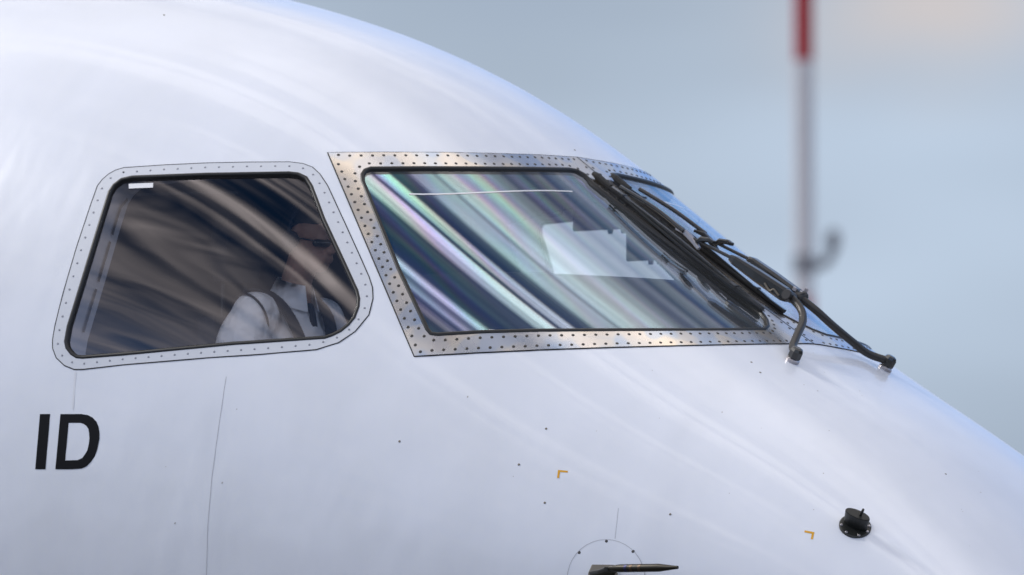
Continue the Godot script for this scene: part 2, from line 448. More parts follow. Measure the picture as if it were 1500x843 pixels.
func tri(st: SurfaceTool, a: Array, b: Array, c: Array) -> void:
	var n: Vector3 = a[1] + b[1] + c[1]
	var g: Vector3 = (b[0] - a[0]).cross(c[0] - a[0])
	for v in ([a, b, c] if g.dot(n) < 0.0 else [a, c, b]):
		st.set_normal(v[1])
		st.set_uv(v[2])
		st.add_vertex(v[0])


func vert(q: Vector2, off: float, box: Rect2) -> Array:
	var p := surf(q.x, q.y)
	var n := normal_at(p)
	return [p + n * off, n, (Vector2(q.x, absf(q.y)) - box.position) / box.size]


# A piece of the hull's surface (or of a surface OFF above it): the cells of a grid, cut by an outline and by openings.
func patch(st: SurfaceTool, xs: Array, ts: Array, inside: PackedVector2Array, holes: Array, off: float, box := Rect2(0, 0, 1, 1)) -> void:
	var bounds := []
	for hole in holes:
		bounds.append(box_of(hole))
	var nt := ts.size()
	var known := {}
	for i in xs.size() - 1:
		for j in nt - 1:
			var cell := PackedVector2Array([Vector2(xs[i], ts[j]), Vector2(xs[i + 1], ts[j]), Vector2(xs[i + 1], ts[j + 1]), Vector2(xs[i], ts[j + 1])])
			var pieces := [cell]
			var cut := false
			if inside.size():
				pieces = Geometry2D.intersect_polygons(cell, inside)
				cut = true
			var r := box_of(cell)
			for k in holes.size():
				if bounds[k].intersects(r):
					var rest := []
					for piece in pieces:
						rest.append_array(Geometry2D.clip_polygons(piece, holes[k]))
					pieces = rest
					cut = true
			if not cut:
				var q := []
				for k in 4:
					var key := (i + (1 if k == 1 or k == 2 else 0)) * nt + j + (1 if k > 1 else 0)
					if not known.has(key):
						known[key] = vert(cell[k], off, box)
					q.append(known[key])
				tri(st, q[0], q[1], q[2])
				tri(st, q[0], q[2], q[3])
				continue
			for piece in pieces:
				if Geometry2D.is_polygon_clockwise(piece) and pieces.size() > 1 and not Geometry2D.is_polygon_clockwise(pieces[0]):
					continue
				var order := Geometry2D.triangulate_polygon(piece)
				var vs := []
				for q in piece:
					vs.append(vert(q, off, box))
				for k in range(0, order.size(), 3):
					tri(st, vs[order[k]], vs[order[k + 1]], vs[order[k + 2]])


func box_of(poly: PackedVector2Array) -> Rect2:
	var r := Rect2(poly[0], Vector2.ZERO)
	for q in poly:
		r = r.expand(q)
	return r


func steps(a: float, b: float, size: float) -> Array:
	var n := maxi(1, int(ceil((b - a) / size)))
	var o := []
	for i in n + 1:
		o.append(lerpf(a, b, float(i) / n))
	return o


func sheet(poly: PackedVector2Array, holes: Array, off: float, cell := 0.04, box := Rect2()) -> ArrayMesh:
	var st := SurfaceTool.new()
	st.begin(Mesh.PRIMITIVE_TRIANGLES)
	var r := box_of(poly)
	patch(st, steps(r.position.x, r.end.x, cell), steps(r.position.y, r.end.y, cell), poly, holes, off, box if box.size.x > 0 else r)
	return st.commit()


# Points of a loop on the hull, with the surface normal and the direction towards the loop's inside at each: [[point, normal, inward], ...]
func rim(poly: PackedVector2Array, off := 0.0) -> Array:
	var n := poly.size()
	var ps := []
	for q in poly:
		ps.append(surf(q.x, q.y))
	var o := []
	var turn := 0.0
	for i in n:
		var nn := normal_at(ps[i])
		var along: Vector3 = (ps[(i + 1) % n] - ps[(i + n - 1) % n]).normalized()
		var c := nn.cross(along).normalized()
		if turn == 0.0:
			turn = 1.0 if Geometry2D.is_point_in_polygon(coords(project(ps[i] + c * 0.006)), poly) else -1.0
		o.append([ps[i] + nn * off, nn, c * turn])
	return o


func quad(st: SurfaceTool, a: Vector3, b: Vector3, c: Vector3, d: Vector3) -> void:
	for v in [a, b, c, a, c, d]:
		st.add_vertex(v)


# A band laid along a loop; PROFILE holds (inward, height) pairs across it.
func band(loop: Array, profile: Array, closed := true, smooth := true) -> ArrayMesh:
	var st := SurfaceTool.new()
	st.begin(Mesh.PRIMITIVE_TRIANGLES)
	st.set_smooth_group(0 if smooth else -1)
	var n := loop.size()
	for i in (n if closed else n - 1):
		var a: Array = loop[i]
		var b: Array = loop[(i + 1) % n]
		for k in profile.size() - 1:
			var p: Vector2 = profile[k]
			var q: Vector2 = profile[k + 1]
			quad(st, a[0] + a[2] * p.x + a[1] * p.y, b[0] + b[2] * p.x + b[1] * p.y, b[0] + b[2] * q.x + b[1] * q.y, a[0] + a[2] * q.x + a[1] * q.y)
	st.generate_normals()
	return st.commit()


# A line drawn on the hull between points in hull coordinates.
func line_on_hull(pts: PackedVector2Array, width: float, off: float) -> ArrayMesh:
	var fine := PackedVector2Array()
	for i in pts.size() - 1:
		for k in 4:
			fine.append(pts[i].lerp(pts[i + 1], k / 4.0))
	fine.append(pts[-1])
	var loop := []
	for i in fine.size():
		var p := surf(fine[i].x, fine[i].y)
		var nn := normal_at(p)
		var a := fine[maxi(i - 1, 0)]
		var b := fine[mini(i + 1, fine.size() - 1)]
		var along := (surf(b.x, b.y) - surf(a.x, a.y)).normalized()
		loop.append([p, nn, nn.cross(along).normalized()])
	return band(loop, [Vector2(-width / 2, off), Vector2(width / 2, off)], false)


# Points spaced evenly along a loop that is moved inwards by IN.
func row_of(poly: PackedVector2Array, inward: float, spacing: float, shift := 0.0, open := false) -> Array:
	var loop := rim(poly)
	var pts := []
	for v in loop:
		pts.append(project(v[0] + v[2] * inward))
	if not open:
		pts.append(pts[0])
	var total := 0.0
	for i in pts.size() - 1:
		total += pts[i].distance_to(pts[i + 1])
	var count := int(total / spacing)
	var each := total / count
	var next := shift * each
	var gone := 0.0
	var o := []
	for i in pts.size() - 1:
		var l: float = pts[i].distance_to(pts[i + 1])
		while next < gone + l:
			o.append(project(pts[i].lerp(pts[i + 1], (next - gone) / l)))
			next += each
		gone += l
	return o


# A screw or rivet head, standing on the origin along +y.
func head_mesh(r: float, high: float) -> ArrayMesh:
	var st := SurfaceTool.new()
	st.begin(Mesh.PRIMITIVE_TRIANGLES)
	var rings := [[r, 0.0], [r, high * 0.4], [r * 0.72, high]]
	for k in 8:
		var a := TAU * k / 8.0
		var b := TAU * (k + 1) / 8.0
		for i in 2:
			var p: Array = rings[i]
			var q: Array = rings[i + 1]
			quad(st, Vector3(cos(a) * p[0], p[1], sin(a) * p[0]), Vector3(cos(a) * q[0], q[1], sin(a) * q[0]), Vector3(cos(b) * q[0], q[1], sin(b) * q[0]), Vector3(cos(b) * p[0], p[1], sin(b) * p[0]))
		for v in [Vector3(0, high, 0), Vector3(cos(b), 0, sin(b)) * r * 0.72 + Vector3(0, high, 0), Vector3(cos(a), 0, sin(a)) * r * 0.72 + Vector3(0, high, 0)]:
			st.add_vertex(v)
	st.generate_normals()
	return st.commit()


func stand(p: Vector3, n: Vector3) -> Transform3D:
	var x := n.cross(Vector3(0.31, 0.2, 0.93)).normalized()
	return Transform3D(Basis(x, n, x.cross(n)), p)


# ------------------------------------------------------------------ general shapes
func rings_mesh(rings: Array, smooth := true, caps := true, closed := true) -> ArrayMesh:
	var st := SurfaceTool.new()
	st.begin(Mesh.PRIMITIVE_TRIANGLES)
	st.set_smooth_group(0 if smooth else -1)
	for i in rings.size() - 1:
		var a: Array = rings[i]
		var b: Array = rings[i + 1]
		var n := a.size()
		for k in (n if closed else n - 1):
			quad(st, a[k], b[k], b[(k + 1) % n], a[(k + 1) % n])
	if caps:
		st.set_smooth_group(-1)
		for e in [0, rings.size() - 1]:
			var r: Array = rings[e]
			var mid := Vector3.ZERO
			for v in r:
				mid += v / r.size()
			for k in r.size():
				var u: Vector3 = r[k]
				var w: Vector3 = r[(k + 1) % r.size()]
				for v in ([mid, u, w] if e == 0 else [mid, w, u]):
					st.add_vertex(v)
	st.generate_normals()
	return st.commit()


func curve_points(pts: Array, per := 6) -> Array:
	var o := []
	for i in pts.size() - 1:
		var p0: Vector3 = pts[maxi(i - 1, 0)]
		var p3: Vector3 = pts[mini(i + 2, pts.size() - 1)]
		for k in per:
			o.append((pts[i] as Vector3).cubic_interpolate(pts[i + 1], p0, p3, float(k) / per))
	o.append(pts[-1])
	return o


func tube(pts: Array, radii: Array, sides := 12) -> ArrayMesh:
	var rings := []
	var up := Vector3(0.2, 0.3, 0.93)
	for i in pts.size():
		var along: Vector3 = (pts[mini(i + 1, pts.size() - 1)] - pts[maxi(i - 1, 0)]).normalized()
		var x := along.cross(up).normalized()
		var y := x.cross(along).normalized()
		var r: float = radii[mini(i, radii.size() - 1)] if radii.size() < pts.size() else radii[i]
		var ring := []
		for k in sides:
			var a := TAU * k / sides
			ring.append(pts[i] + x * cos(a) * r + y * sin(a) * r)
		rings.append(ring)
	return rings_mesh(rings)


# A bar with a chamfered rectangular section: WIDE across UP, HIGH along it; sizes given per point.
func bar(pts: Array, up: Vector3, wide: Array, high: Array, chamfer := 0.25) -> ArrayMesh:
	var rings := []
	for i in pts.size():
		var along: Vector3 = (pts[mini(i + 1, pts.size() - 1)] - pts[maxi(i - 1, 0)]).normalized()
		var side := along.cross(up).normalized()
		var u := side.cross(along).normalized()
		var w: float = wide[i] / 2
		var h: float = high[i] / 2
		var c := minf(w, h) * chamfer * 2.0
		var ring := []
		for v in [[-w + c, h], [w - c, h], [w, h - c], [w, -h + c], [w - c, -h], [-w + c, -h], [-w, -h + c], [-w, h - c]]:
			ring.append(pts[i] + side * v[0] + u * v[1])
		rings.append(ring)
	return rings_mesh(rings, false)


func lathe(profile: Array, place: Transform3D, sides := 20, squash := 1.0) -> ArrayMesh:
	var rings := []
	for p in profile:
		var ring := []
		for k in sides:
			var a := TAU * k / sides
			ring.append(place * Vector3(cos(a) * p[0], p[1], sin(a) * p[0] * squash))
		rings.append(ring)
	return rings_mesh(rings, false)


func box(lo: Vector3, hi: Vector3, c := 0.008) -> ArrayMesh:
	var mid := (lo + hi) / 2
	return bar([Vector3(lo.x, mid.y, mid.z), Vector3(hi.x, mid.y, mid.z)], Vector3.UP, [hi.z - lo.z, hi.z - lo.z], [hi.y - lo.y, hi.y - lo.y], clampf(c / minf(hi.z - lo.z, hi.y - lo.y), 0.0, 0.4))


# ------------------------------------------------------------------ aircraft
func openings() -> Array:
	return [outline(SIDE_OPENING), outline(SIDE_OPENING, -1), outline(SHIELD_OPENING), outline(SHIELD_OPENING, -1)]


# The opening in the cockpit's lining, wider than the window at its top and front.
func lining_opening(list: Array, side: int) -> PackedVector2Array:
	var o := outline(list, side)
	var r := box_of(outline(list))
	var mid := r.get_center()
	for i in o.size():
		var t := absf(o[i].y)
		var x := o[i].x
		if t < mid.y:
			t -= 0.11 * (mid.y - t) / (r.size.y / 2)
		if x > mid.x:
			x += 0.14 * (x - mid.x) / (r.size.x / 2)
		o[i] = Vector2(x, t * side)
	return o


func lining_openings() -> Array:
	# both windshields share one opening in the lining, behind the post between them
	var both := PackedVector2Array()
	var near := PackedVector2Array()
	for q in shield_lining():
		if q.z == 0.0:
			near.append(Vector2(q.x, q.y))
	# start after the gap that the post's points left
	var first := 0
	for i in near.size():
		if near[i].distance_to(near[(i + near.size() - 1) % near.size()]) > near[first].distance_to(near[(first + near.size() - 1) % near.size()]):
			first = i
	for i in near.size():
		both.append(near[(first + i) % near.size()])
	for i in near.size():
		var q := near[(first + near.size() - 1 - i) % near.size()]
		both.append(Vector2(q.x, -q.y))
	return [lining_opening(SIDE_OPENING, 1), lining_opening(SIDE_OPENING, -1), both]


# The windshield's outline as the lining has it: x, t and 1 for points along the post in the middle.
func shield_lining() -> Array:
	var o := []
	for q in outline(SHIELD_OPENING):
		if q.y < 0.11:
			o.append(Vector3(q.x, maxf(q.y - 0.012, 0.012), 1.0))
		else:
			o.append(Vector3(0.23 + (q.x - 0.23) * 1.22, q.y, 0.0))
	return o


func bridge(a: PackedVector2Array, off_a: float, b: PackedVector2Array, off_b: float) -> ArrayMesh:
	var ra := []
	var rb := []
	for i in a.size():
		ra.append(on(a[i].x, a[i].y, off_a))
		rb.append(on(b[i].x, b[i].y, off_b))
	return rings_mesh([ra, rb], true, false)


func build_hull(plane: Node3D) -> void:
	var st := SurfaceTool.new()
	st.begin(Mesh.PRIMITIVE_TRIANGLES)
	var xs := [-14.0, -10.0, -7.0, -5.0]
	xs.append_array(steps(-4.0, 2.5, 0.05))
	for a in [0.2, 0.4, 0.55, 0.7, 0.8, 0.88, 0.94, 0.975, 0.993, 0.999]:
		xs.append(2.5 + 0.625 * a)
	patch(st, xs, steps(-2.59, 2.59, 0.05), PackedVector2Array(), openings(), 0.0)
	part("fuselage", st.commit(), M.paint, plane)
	# the cut end, far behind
	var ring := []
	for t in steps(-2.59, 2.59, 0.1):
		ring.append(surf(-14.0, t))
	var tail := []
	for v in ring:
		tail.append(Vector3(-14.05, 3.4, 0) + (v - Vector3(-14.0, 3.4, 0)) * 0.02)
	part("rear_closure", rings_mesh([ring, tail]), M.paint, plane)


func build_cockpit(plane: Node3D) -> void:
	var deep := -0.16
	var st := SurfaceTool.new()
	st.begin(Mesh.PRIMITIVE_TRIANGLES)
	patch(st, steps(-2.6, 1.5, 0.07), steps(-1.8, 1.8, 0.07), PackedVector2Array(), lining_openings(), deep)
	part("cockpit_lining", st.commit(), M.lining, plane)
	part("cockpit_floor", bar([Vector3(-2.55, 3.25, 0), Vector3(0, 3.25, 0), Vector3(1.35, 3.25, 0)], Vector3.UP, [3.1, 2.5, 1.6], [0.05, 0.05, 0.05], 0.2), M.dark_trim, plane)
	for b in [["rear_bulkhead", -2.58], ["front_bulkhead", 1.40]]:
		var outer := []
		var shrunk := []
		for t in steps(-2.5, 2.5, 0.1):
			var p := on(b[1], t, -0.12)
			outer.append(p)
			shrunk.append(Vector3(p.x, 3.8, 0) + (p - Vector3(p.x, 3.8, 0)) * 0.02 + Vector3(0.01, 0, 0))
		part(b[0], rings_mesh([outer, shrunk]), M.lining, plane)
	# the hood over the instruments, bowed with the windshield
	var rings := []
	for z in steps(-0.90, 0.72, 0.09):
		var ring := []
		for q in [Vector2(-0.25, 4.53), Vector2(-0.22, 4.555), Vector2(0.10, 4.565), Vector2(0.30, 4.55), Vector2(0.55, 4.38), Vector2(0.8, 4.15), Vector2(0.6, 3.9), Vector2(-0.2, 4.30)]:
			ring.append(Vector3(q.x - 0.50 * z * z, q.y, z))
		rings.append(ring)
	part("glareshield", rings_mesh(rings, false), M.dark_trim, plane)
	for q in [[-0.793, -0.522, 4.828, 4.95, -0.92], [-0.535, -0.36, 4.702, 4.87, -0.90]]:
		var v := part("sun_visor", box(Vector3(q[0], q[2], q[4]), Vector3(q[1], q[3], q[4] + 0.014), 0.006), M.dark_trim, plane)
		for k in 2:
			var c := Vector3(lerpf(q[0], q[1], 0.62 + 0.22 * k), q[2] - 0.004, q[4] + 0.007)
			part("knob", tube([c + Vector3(0, 0.01, 0), c, c - Vector3(0, 0.012, 0)], [0.011, 0.012, 0.009], 8), M.dark_trim, v)
	part("overhead_panel", box(Vector3(-1.5, 5.02, -0.32), Vector3(-0.45, 5.12, 0.32), 0.02), M.dark_trim, plane)
	part("grab_handle", tube(curve_points([Vector3(-0.90, 4.95, -0.86), Vector3(-0.90, 4.90, -0.86), Vector3(-0.87, 4.89, -0.86), Vector3(-0.82, 4.892, -0.86), Vector3(-0.81, 4.93, -0.86)]), [0.007], 8), M.dark_trim, plane)
	for z in [0.7, -0.7]:
		var s := holder("pilot_seat", plane)
		part("cushion", bar([Vector3(-1.22, 3.70, z), Vector3(-1.1, 3.72, z), Vector3(-0.68, 3.75, z), Vector3(-0.62, 3.72, z)], Vector3.UP, [0.44, 0.5, 0.5, 0.46], [0.10, 0.14, 0.13, 0.08], 0.3), M.seat, s)
		part("backrest", bar([Vector3(-1.16, 3.72, z), Vector3(-1.20, 4.1, z), Vector3(-1.25, 4.42, z)], Vector3.LEFT, [0.46, 0.48, 0.40], [0.10, 0.12, 0.08], 0.3), M.seat, s)
		part("headrest", bar([Vector3(-1.24, 4.56, z), Vector3(-1.24, 4.66, z), Vector3(-1.23, 4.80, z)], Vector3.LEFT, [0.24, 0.28, 0.24], [0.06, 0.09, 0.06], 0.3), M.seat, s)
		for d in [-0.07, 0.07]:
			part("headrest_post", tube([Vector3(-1.25, 4.38, z + d), Vector3(-1.245, 4.60, z + d)], [0.009], 8), M.grey_metal, s)
		part("pedestal", bar([Vector3(-0.92, 3.25, z), Vector3(-0.92, 3.5, z), Vector3(-0.92, 3.66, z)], Vector3.LEFT, [0.34, 0.26, 0.34], [0.4, 0.3, 0.4], 0.1), M.dark_trim, s)


func build_side_window(plane: Node3D, side: int) -> void:
	var hole := outline(SIDE_OPENING, side)
	var edge := outline(SIDE_FRAME, side)
	var w := holder("side_window", plane)
	var r := box_of(outline(SIDE_OPENING))
	part("frame", sheet(edge, [hole], 0.0014, 0.05), M.frame_paint, w)
	part("frame_joint", band(rim(edge), [Vector2(-0.0030, 0.0009), Vector2(-0.0008, 0.0022), Vector2(0.0009, 0.0018)]), M.gap, w)
	part("seal", band(rim(hole), [Vector2(-0.003, 0.0012), Vector2(0.0, 0.004), Vector2(0.006, 0.0042), Vector2(0.011, 0.001), Vector2(0.012, -0.018)]), M.seal, w)
	part("pane", sheet(hole, [], -0.010, 0.05, r), M.side_film, w)
	part("reveal", bridge(hole, -0.018, lining_opening(SIDE_OPENING, side), -0.162), M.pale_trim, w)
	if side < 0:
		return
	# slots of the air outlet along the rear of the reveal
	for k in 4:
		var a := 0.60 + 0.0
		var loop := []
		for j in 5:
			var f := (0.14 + 0.195 * k + 0.165 * j / 4.0)
			var q := rear_edge(hole, f)
			loop.append(q)
		var st := SurfaceTool.new()
		st.begin(Mesh.PRIMITIVE_TRIANGLES)
		for j in 4:
			var p: Array = loop[j]
			var q: Array = loop[j + 1]
			quad(st, p[0] + p[2] * 0.006 - p[1] * 0.100, q[0] + q[2] * 0.006 - q[1] * 0.100, q[0] + q[2] * 0.006 - q[1] * 0.116, p[0] + p[2] * 0.006 - p[1] * 0.116)
		st.generate_normals()
		part("air_slot", st.commit(), M.slot, w)
	var head := head_mesh(0.0042, 0.0016)
	for p in row_of(edge, 0.021, 0.052):
		var s := part("rivet", head, M.pale_screw, w)
		var n := normal_at(p)
		s.transform = stand(p + n * 0.0012, n)
	part("placard", sheet(outline(STICKER), [], -0.0085, 0.03), M.sticker, w)


# The point a share F of the way down the rear edge of a window's outline: [point, normal, inward].
func rear_edge(poly: PackedVector2Array, f: float) -> Array:
	var r := box_of(poly)
	var t := lerpf(r.position.y, r.end.y, f)
	var best := 1e9
	for i in poly.size():
		var a := poly[i]
		var b := poly[(i + 1) % poly.size()]
		if (a.y - t) * (b.y - t) <= 0.0 and a.y != b.y:
			best = minf(best, lerpf(a.x, b.x, (t - a.y) / (b.y - a.y)))
	var p := surf(best, t)
	var n := normal_at(p)
	var along := (surf(best, t + 0.01) - p).normalized()
	var c := n.cross(along)
	return [p, n, c * signf(c.x)]


func build_windshield(plane: Node3D, side: int) -> void:
	var hole := outline(SHIELD_OPENING, side)
	var edge := PackedVector2Array()
	for q in outline(SHIELD_TOP):
		if q.y > 0.03:
			edge.append(q)
	edge.append(Vector2(-0.1734, 0.0016))
	for x in steps(-0.12, 0.84, 0.06):
		edge.append(Vector2(x, 0.0016))
	edge.append(Vector2(0.8732, 0.0016))
	for q in outline(SHIELD_BOTTOM):
		if q.y > 0.02:
			edge.append(q)
	var left := outline(SHIELD_LEFT)
	for i in range(1, left.size() - 1):
		edge.append(left[i])
	for i in edge.size():
		edge[i].y *= side
	var w := holder("windshield", plane)
	var r := Rect2(-0.5, 0.0, 1.4, 1.0)
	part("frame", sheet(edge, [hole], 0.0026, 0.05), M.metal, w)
	part("frame_joint", band(rim(edge), [Vector2(-0.0035, 0.0008), Vector2(-0.0008, 0.0030), Vector2(0.0010, 0.0031)]), M.gap, w)
	part("seal", band(rim(hole), [Vector2(-0.003, 0.0022), Vector2(0.0, 0.006), Vector2(0.007, 0.007), Vector2(0.013, 0.004), Vector2(0.015, -0.008)]), M.seal, w)
	part("pane", sheet(hole, [], -0.003, 0.035, r), M.glass, w)
	part("heating_film", sheet(hole, [], -0.009, 0.035, r), M.shield_film, w)
	for bus in [[Vector2(-0.265, 0.6382), Vector2(-0.0879, 0.4538), Vector2(0.0069, 0.1899)], [Vector2(0.2259, 0.8642), Vector2(0.5141, 0.6744), Vector2(0.7222, 0.4088)]]:
		part("bus_bar", line_on_hull(bus_line(bus, side), 0.008, -0.0078), M.sticker, w)
	var ra := []
	var rb := []
	var inner := shield_lining()
	for i in hole.size():
		ra.append(on(hole[i].x, hole[i].y, -0.010))
		rb.append(on(inner[i].x, inner[i].y * side, -0.05 if inner[i].z > 0.0 else -0.162))
	part("reveal", rings_mesh([ra, rb], true, false), M.dark_trim, w)
	var head := head_mesh(0.0063, 0.0018)
	var placed := []
	for row in [row_of(hole, -0.022, 0.042), row_of(edge, 0.020, 0.042, 0.5)]:
		for p in row:
			if absf(p.z) < 0.012 or side < 0 and absf(p.z) > 0.6:
				continue
			var clear := true
			for q in placed:
				if q.distance_to(p) < 0.028:
					clear = false
			if not clear:
				continue
			placed.append(p)
			var s := part("rivet", head, M.screw, w)
			var n := normal_at(p)
			s.transform = stand(p + n * 0.0022, n)


# A run along the glass through three points in hull coordinates.
func bus_line(pts: Array, side: int) -> PackedVector2Array:
	var o := PackedVector2Array()
	for k in 13:
		var t := k / 6.0
		var q: Vector2 = pts[0] * (t - 1.0) * (t - 2.0) / 2.0 - pts[1] * t * (t - 2.0) + pts[2] * t * (t - 1.0) / 2.0
		o.append(Vector2(q.x, q.y * side))
	return o


func build_wiper(plane: Node3D, side: int) -> void:
	var f := func(x: float, y: float, z: float) -> Vector3: return Vector3(x, y, z * side)
	var w := holder("windshield_wiper", plane)
	var foot := project(f.call(0.982, 4.217, 0.318))
	var n := normal_at(foot)
	part("pivot_base", lathe([[0.026, -0.004], [0.026, 0.010], [0.020, 0.016], [0.0, 0.017]], stand(foot, n), 16), M.pale_metal, w)
	var hub := foot + n * 0.032
	part("pivot_hub", lathe([[0.0, -0.022], [0.020, -0.022], [0.026, -0.012], [0.026, 0.012], [0.021, 0.022], [0.012, 0.026], [0.0, 0.026]], stand(hub, n), 8), M.black_metal, w)
	var arm_pts := [hub + n * 0.004, f.call(0.948, 4.270, 0.262), f.call(0.920, 4.312, 0.194), f.call(0.888, 4.373, 0.100), f.call(0.855, 4.419, 0.056), f.call(0.812, 4.457, 0.038), f.call(0.780, 4.478, 0.034)]
	part("tube_arm", tube(curve_points(arm_pts), [0.0150], 12), M.grey_metal, w)
	var k := f.call(0.790, 4.474, 0.036) as Vector3
	part("knuckle", lathe([[0.0, -0.030], [0.018, -0.030], [0.021, -0.024], [0.021, 0.024], [0.018, 0.030], [0.0, 0.030]], stand(k, Vector3(0.1, 0.2, side * 0.97).normalized()), 12), M.grey_metal, w)
	for d in [0.012, -0.012]:
		part("bolt", lathe([[0.008, 0.0], [0.008, 0.012], [0.004, 0.014], [0.0, 0.014]], stand(k + Vector3(0.01 + d, 0.016 + d * 0.4, 0.004 * side), Vector3(0.5, 0.85, 0).normalized()), 6), M.pale_metal, w)
	var up := Vector3(0.53, 0.85, 0.0)
	var h0 := f.call(0.790, 4.470, 0.036) as Vector3
	var h1 := f.call(0.553, 4.624, 0.063) as Vector3
	part("spring_housing", bar([h0, h0.lerp(h1, 0.08), h0.lerp(h1, 0.55), h0.lerp(h1, 0.93), h1], up, [0.042, 0.048, 0.046, 0.038, 0.030], [0.040, 0.052, 0.046, 0.034, 0.024], 0.2), M.black_metal, w)
	part("spring", tube(curve_points([h0.lerp(h1, 0.12) + Vector3(0, -0.012, 0.025 * side), h0.lerp(h1, 0.2) + Vector3(0, -0.002, 0.027 * side), h0.lerp(h1, 0.27) + Vector3(0, -0.016, 0.027 * side), h0.lerp(h1, 0.36) + Vector3(0, -0.002, 0.026 * side)]), [0.004], 6), M.bracket, w)
	var br := f.call(0.362, 4.712, 0.063) as Vector3
	part("rod", bar([h1, h1.lerp(br, 0.5), br], up, [0.018, 0.016, 0.016], [0.012, 0.010, 0.010], 0.3), M.grey_metal, w)
	part("bracket", bar([br + Vector3(0.050, -0.050, 0), br + Vector3(0.02, -0.014, 0), br + Vector3(-0.012, 0.014, 0), br + Vector3(-0.05, 0.028, 0)], up, [0.018, 0.022, 0.022, 0.014], [0.012, 0.020, 0.018, 0.010], 0.2), M.pale_metal if side > 0 else M.black_metal, w)
	# the thin parallel rod above
	var l0 := f.call(0.065, 4.905, 0.066) as Vector3
	part("parallel_rod", tube(curve_points([br + Vector3(-0.01, 0.016, 0.012 * side), l0.lerp(br, 0.5) + up * 0.012, l0]), [0.008], 8), M.black_metal, w)
	part("rod_clip", bar([h1 + Vector3(-0.075, 0.058, 0), h1 + Vector3(-0.095, 0.068, 0), h1 + Vector3(-0.13, 0.072, 0), h1 + Vector3(-0.15, 0.062, 0)], up, [0.02, 0.024, 0.024, 0.02], [0.012, 0.018, 0.022, 0.014], 0.25), M.black_metal, w)
	# blade: rubber on the glass, spine, yoke and claws above it
	var b0 := project(f.call(-0.046, 4.940, 0.064))
	var b1 := project(f.call(0.690, 4.416, 0.074))
	var spine := []
	var rub := []
	for i in 13:
		var p := project(b0.lerp(b1, i / 12.0))
		var pn := normal_at(p)
		rub.append(p + pn * 0.007)
		spine.append(p + pn * 0.0165)
	var ones := []
	ones.resize(13)
	ones.fill(1.0)
	part("rubber_blade", bar(rub, n, ones.map(func(v): return 0.007), ones.map(func(v): return 0.013), 0.15), M.rubber, w)
	part("blade_spine", bar(spine, n, ones.map(func(v): return 0.024), ones.map(func(v): return 0.013), 0.25), M.black_metal, w)
	var yoke := []
	for i in 11:
		var s := 0.10 + 0.80 * i / 10.0
		var p := project(b0.lerp(b1, s))
		yoke.append(p + normal_at(p) * (0.020 + 0.009 * sin(PI * i / 10.0)))
	part("yoke", bar(yoke, n, [0.009, 0.010, 0.012, 0.014, 0.016, 0.017, 0.016, 0.014, 0.012, 0.010, 0.009], [0.007, 0.008, 0.009, 0.011, 0.013, 0.014, 0.013, 0.011, 0.009, 0.008, 0.007], 0.25), M.black_metal, w)
	for c in [0.16, 0.84]:
		var claw := []
		for i in 7:
			var s: float = c + (i - 3) * 0.030
			var p := project(b0.lerp(b1, clampf(s, 0.0, 1.0)))
			claw.append(p + normal_at(p) * (0.018 + 0.005 * sin(PI * i / 6.0)))
		part("claw", bar(claw, n, [0.018, 0.020, 0.022, 0.022, 0.022, 0.020, 0.018], [0.008, 0.008, 0.009, 0.010, 0.009, 0.008, 0.008], 0.2), M.black_metal, w)
		var pp := project(b0.lerp(b1, c))
		part("claw_pin", lathe([[0.005, -0.014], [0.005, 0.014], [0.0, 0.015]], stand(pp + normal_at(pp) * 0.026, Vector3(0, 0, side)), 8), M.grey_metal, w)
	part("end_stop", bar([spine[0] - (spine[1] - spine[0]) * 0.25, spine[0], spine[1]], n, [0.022, 0.026, 0.024], [0.014, 0.022, 0.020], 0.25), M.rubber, w)


func build_markings(plane: Node3D) -> void:
	var l := holder("lettering", plane)
	tag(l, "bold black letters ID below the side window")
	part("letter", sheet(outline(LETTER_I), [], 0.0006, 0.05), M.letter, l)
	part("letter", sheet(outline(LETTER_D), [outline(LETTER_D_COUNTER)], 0.0006, 0.05), M.letter, l)
	for m in [MARK_A, MARK_B]:
		part("corner_mark", sheet(outline(m), [], 0.0006, 0.05), M.yellow, plane)
	part("panel_joint", line_on_hull(outline(PANEL_SEAM), 0.0020, 0.0004), M.faint_gap, plane)
	part("panel_joint", line_on_hull(outline(PANEL_SEAM_B), 0.0016, 0.0004), M.faint_gap, plane)
	part("drip_stain", line_on_hull(outline(STAIN), 0.008, 0.0003), M.stain, plane)
	var head := head_mesh(0.0045, 0.0012)
	for q in outline(SPECKS):
		var p := surf(q.x, q.y)
		part("fastener", head, M.bracket, plane).transform = stand(p, normal_at(p))


# Specks of dirt and insects, too small to tell apart.
func build_dirt(plane: Node3D) -> void:
	var st := SurfaceTool.new()
	st.begin(Mesh.PRIMITIVE_TRIANGLES)
	for k in 55:
		var x := 1.0 + rng.randfn(0.0, 0.55) if k < 35 else rng.randf_range(-2.0, 2.0)
		var t := 0.45 + rng.randfn(0.0, 0.35) if k < 35 else rng.randf_range(0.2, 1.5)
		var p := surf(clampf(x, -2.0, 2.4), absf(t))
		if is_in_any(coords(p)):
			continue
		var at := stand(p, normal_at(p))
		var r := rng.randf_range(0.0012, 0.0032)
		for i in 6:
			for v in [Vector3(0, 0.0007, 0), Vector3(cos(TAU * (i + 1) / 6.0) * r, 0.0002, sin(TAU * (i + 1) / 6.0) * r * 1.5), Vector3(cos(TAU * i / 6.0) * r, 0.0002, sin(TAU * i / 6.0) * r * 1.5)]:
				st.add_vertex(at * v)
	st.generate_normals()
	part("dirt_specks", st.commit(), M.stain_dark, plane, "stuff")


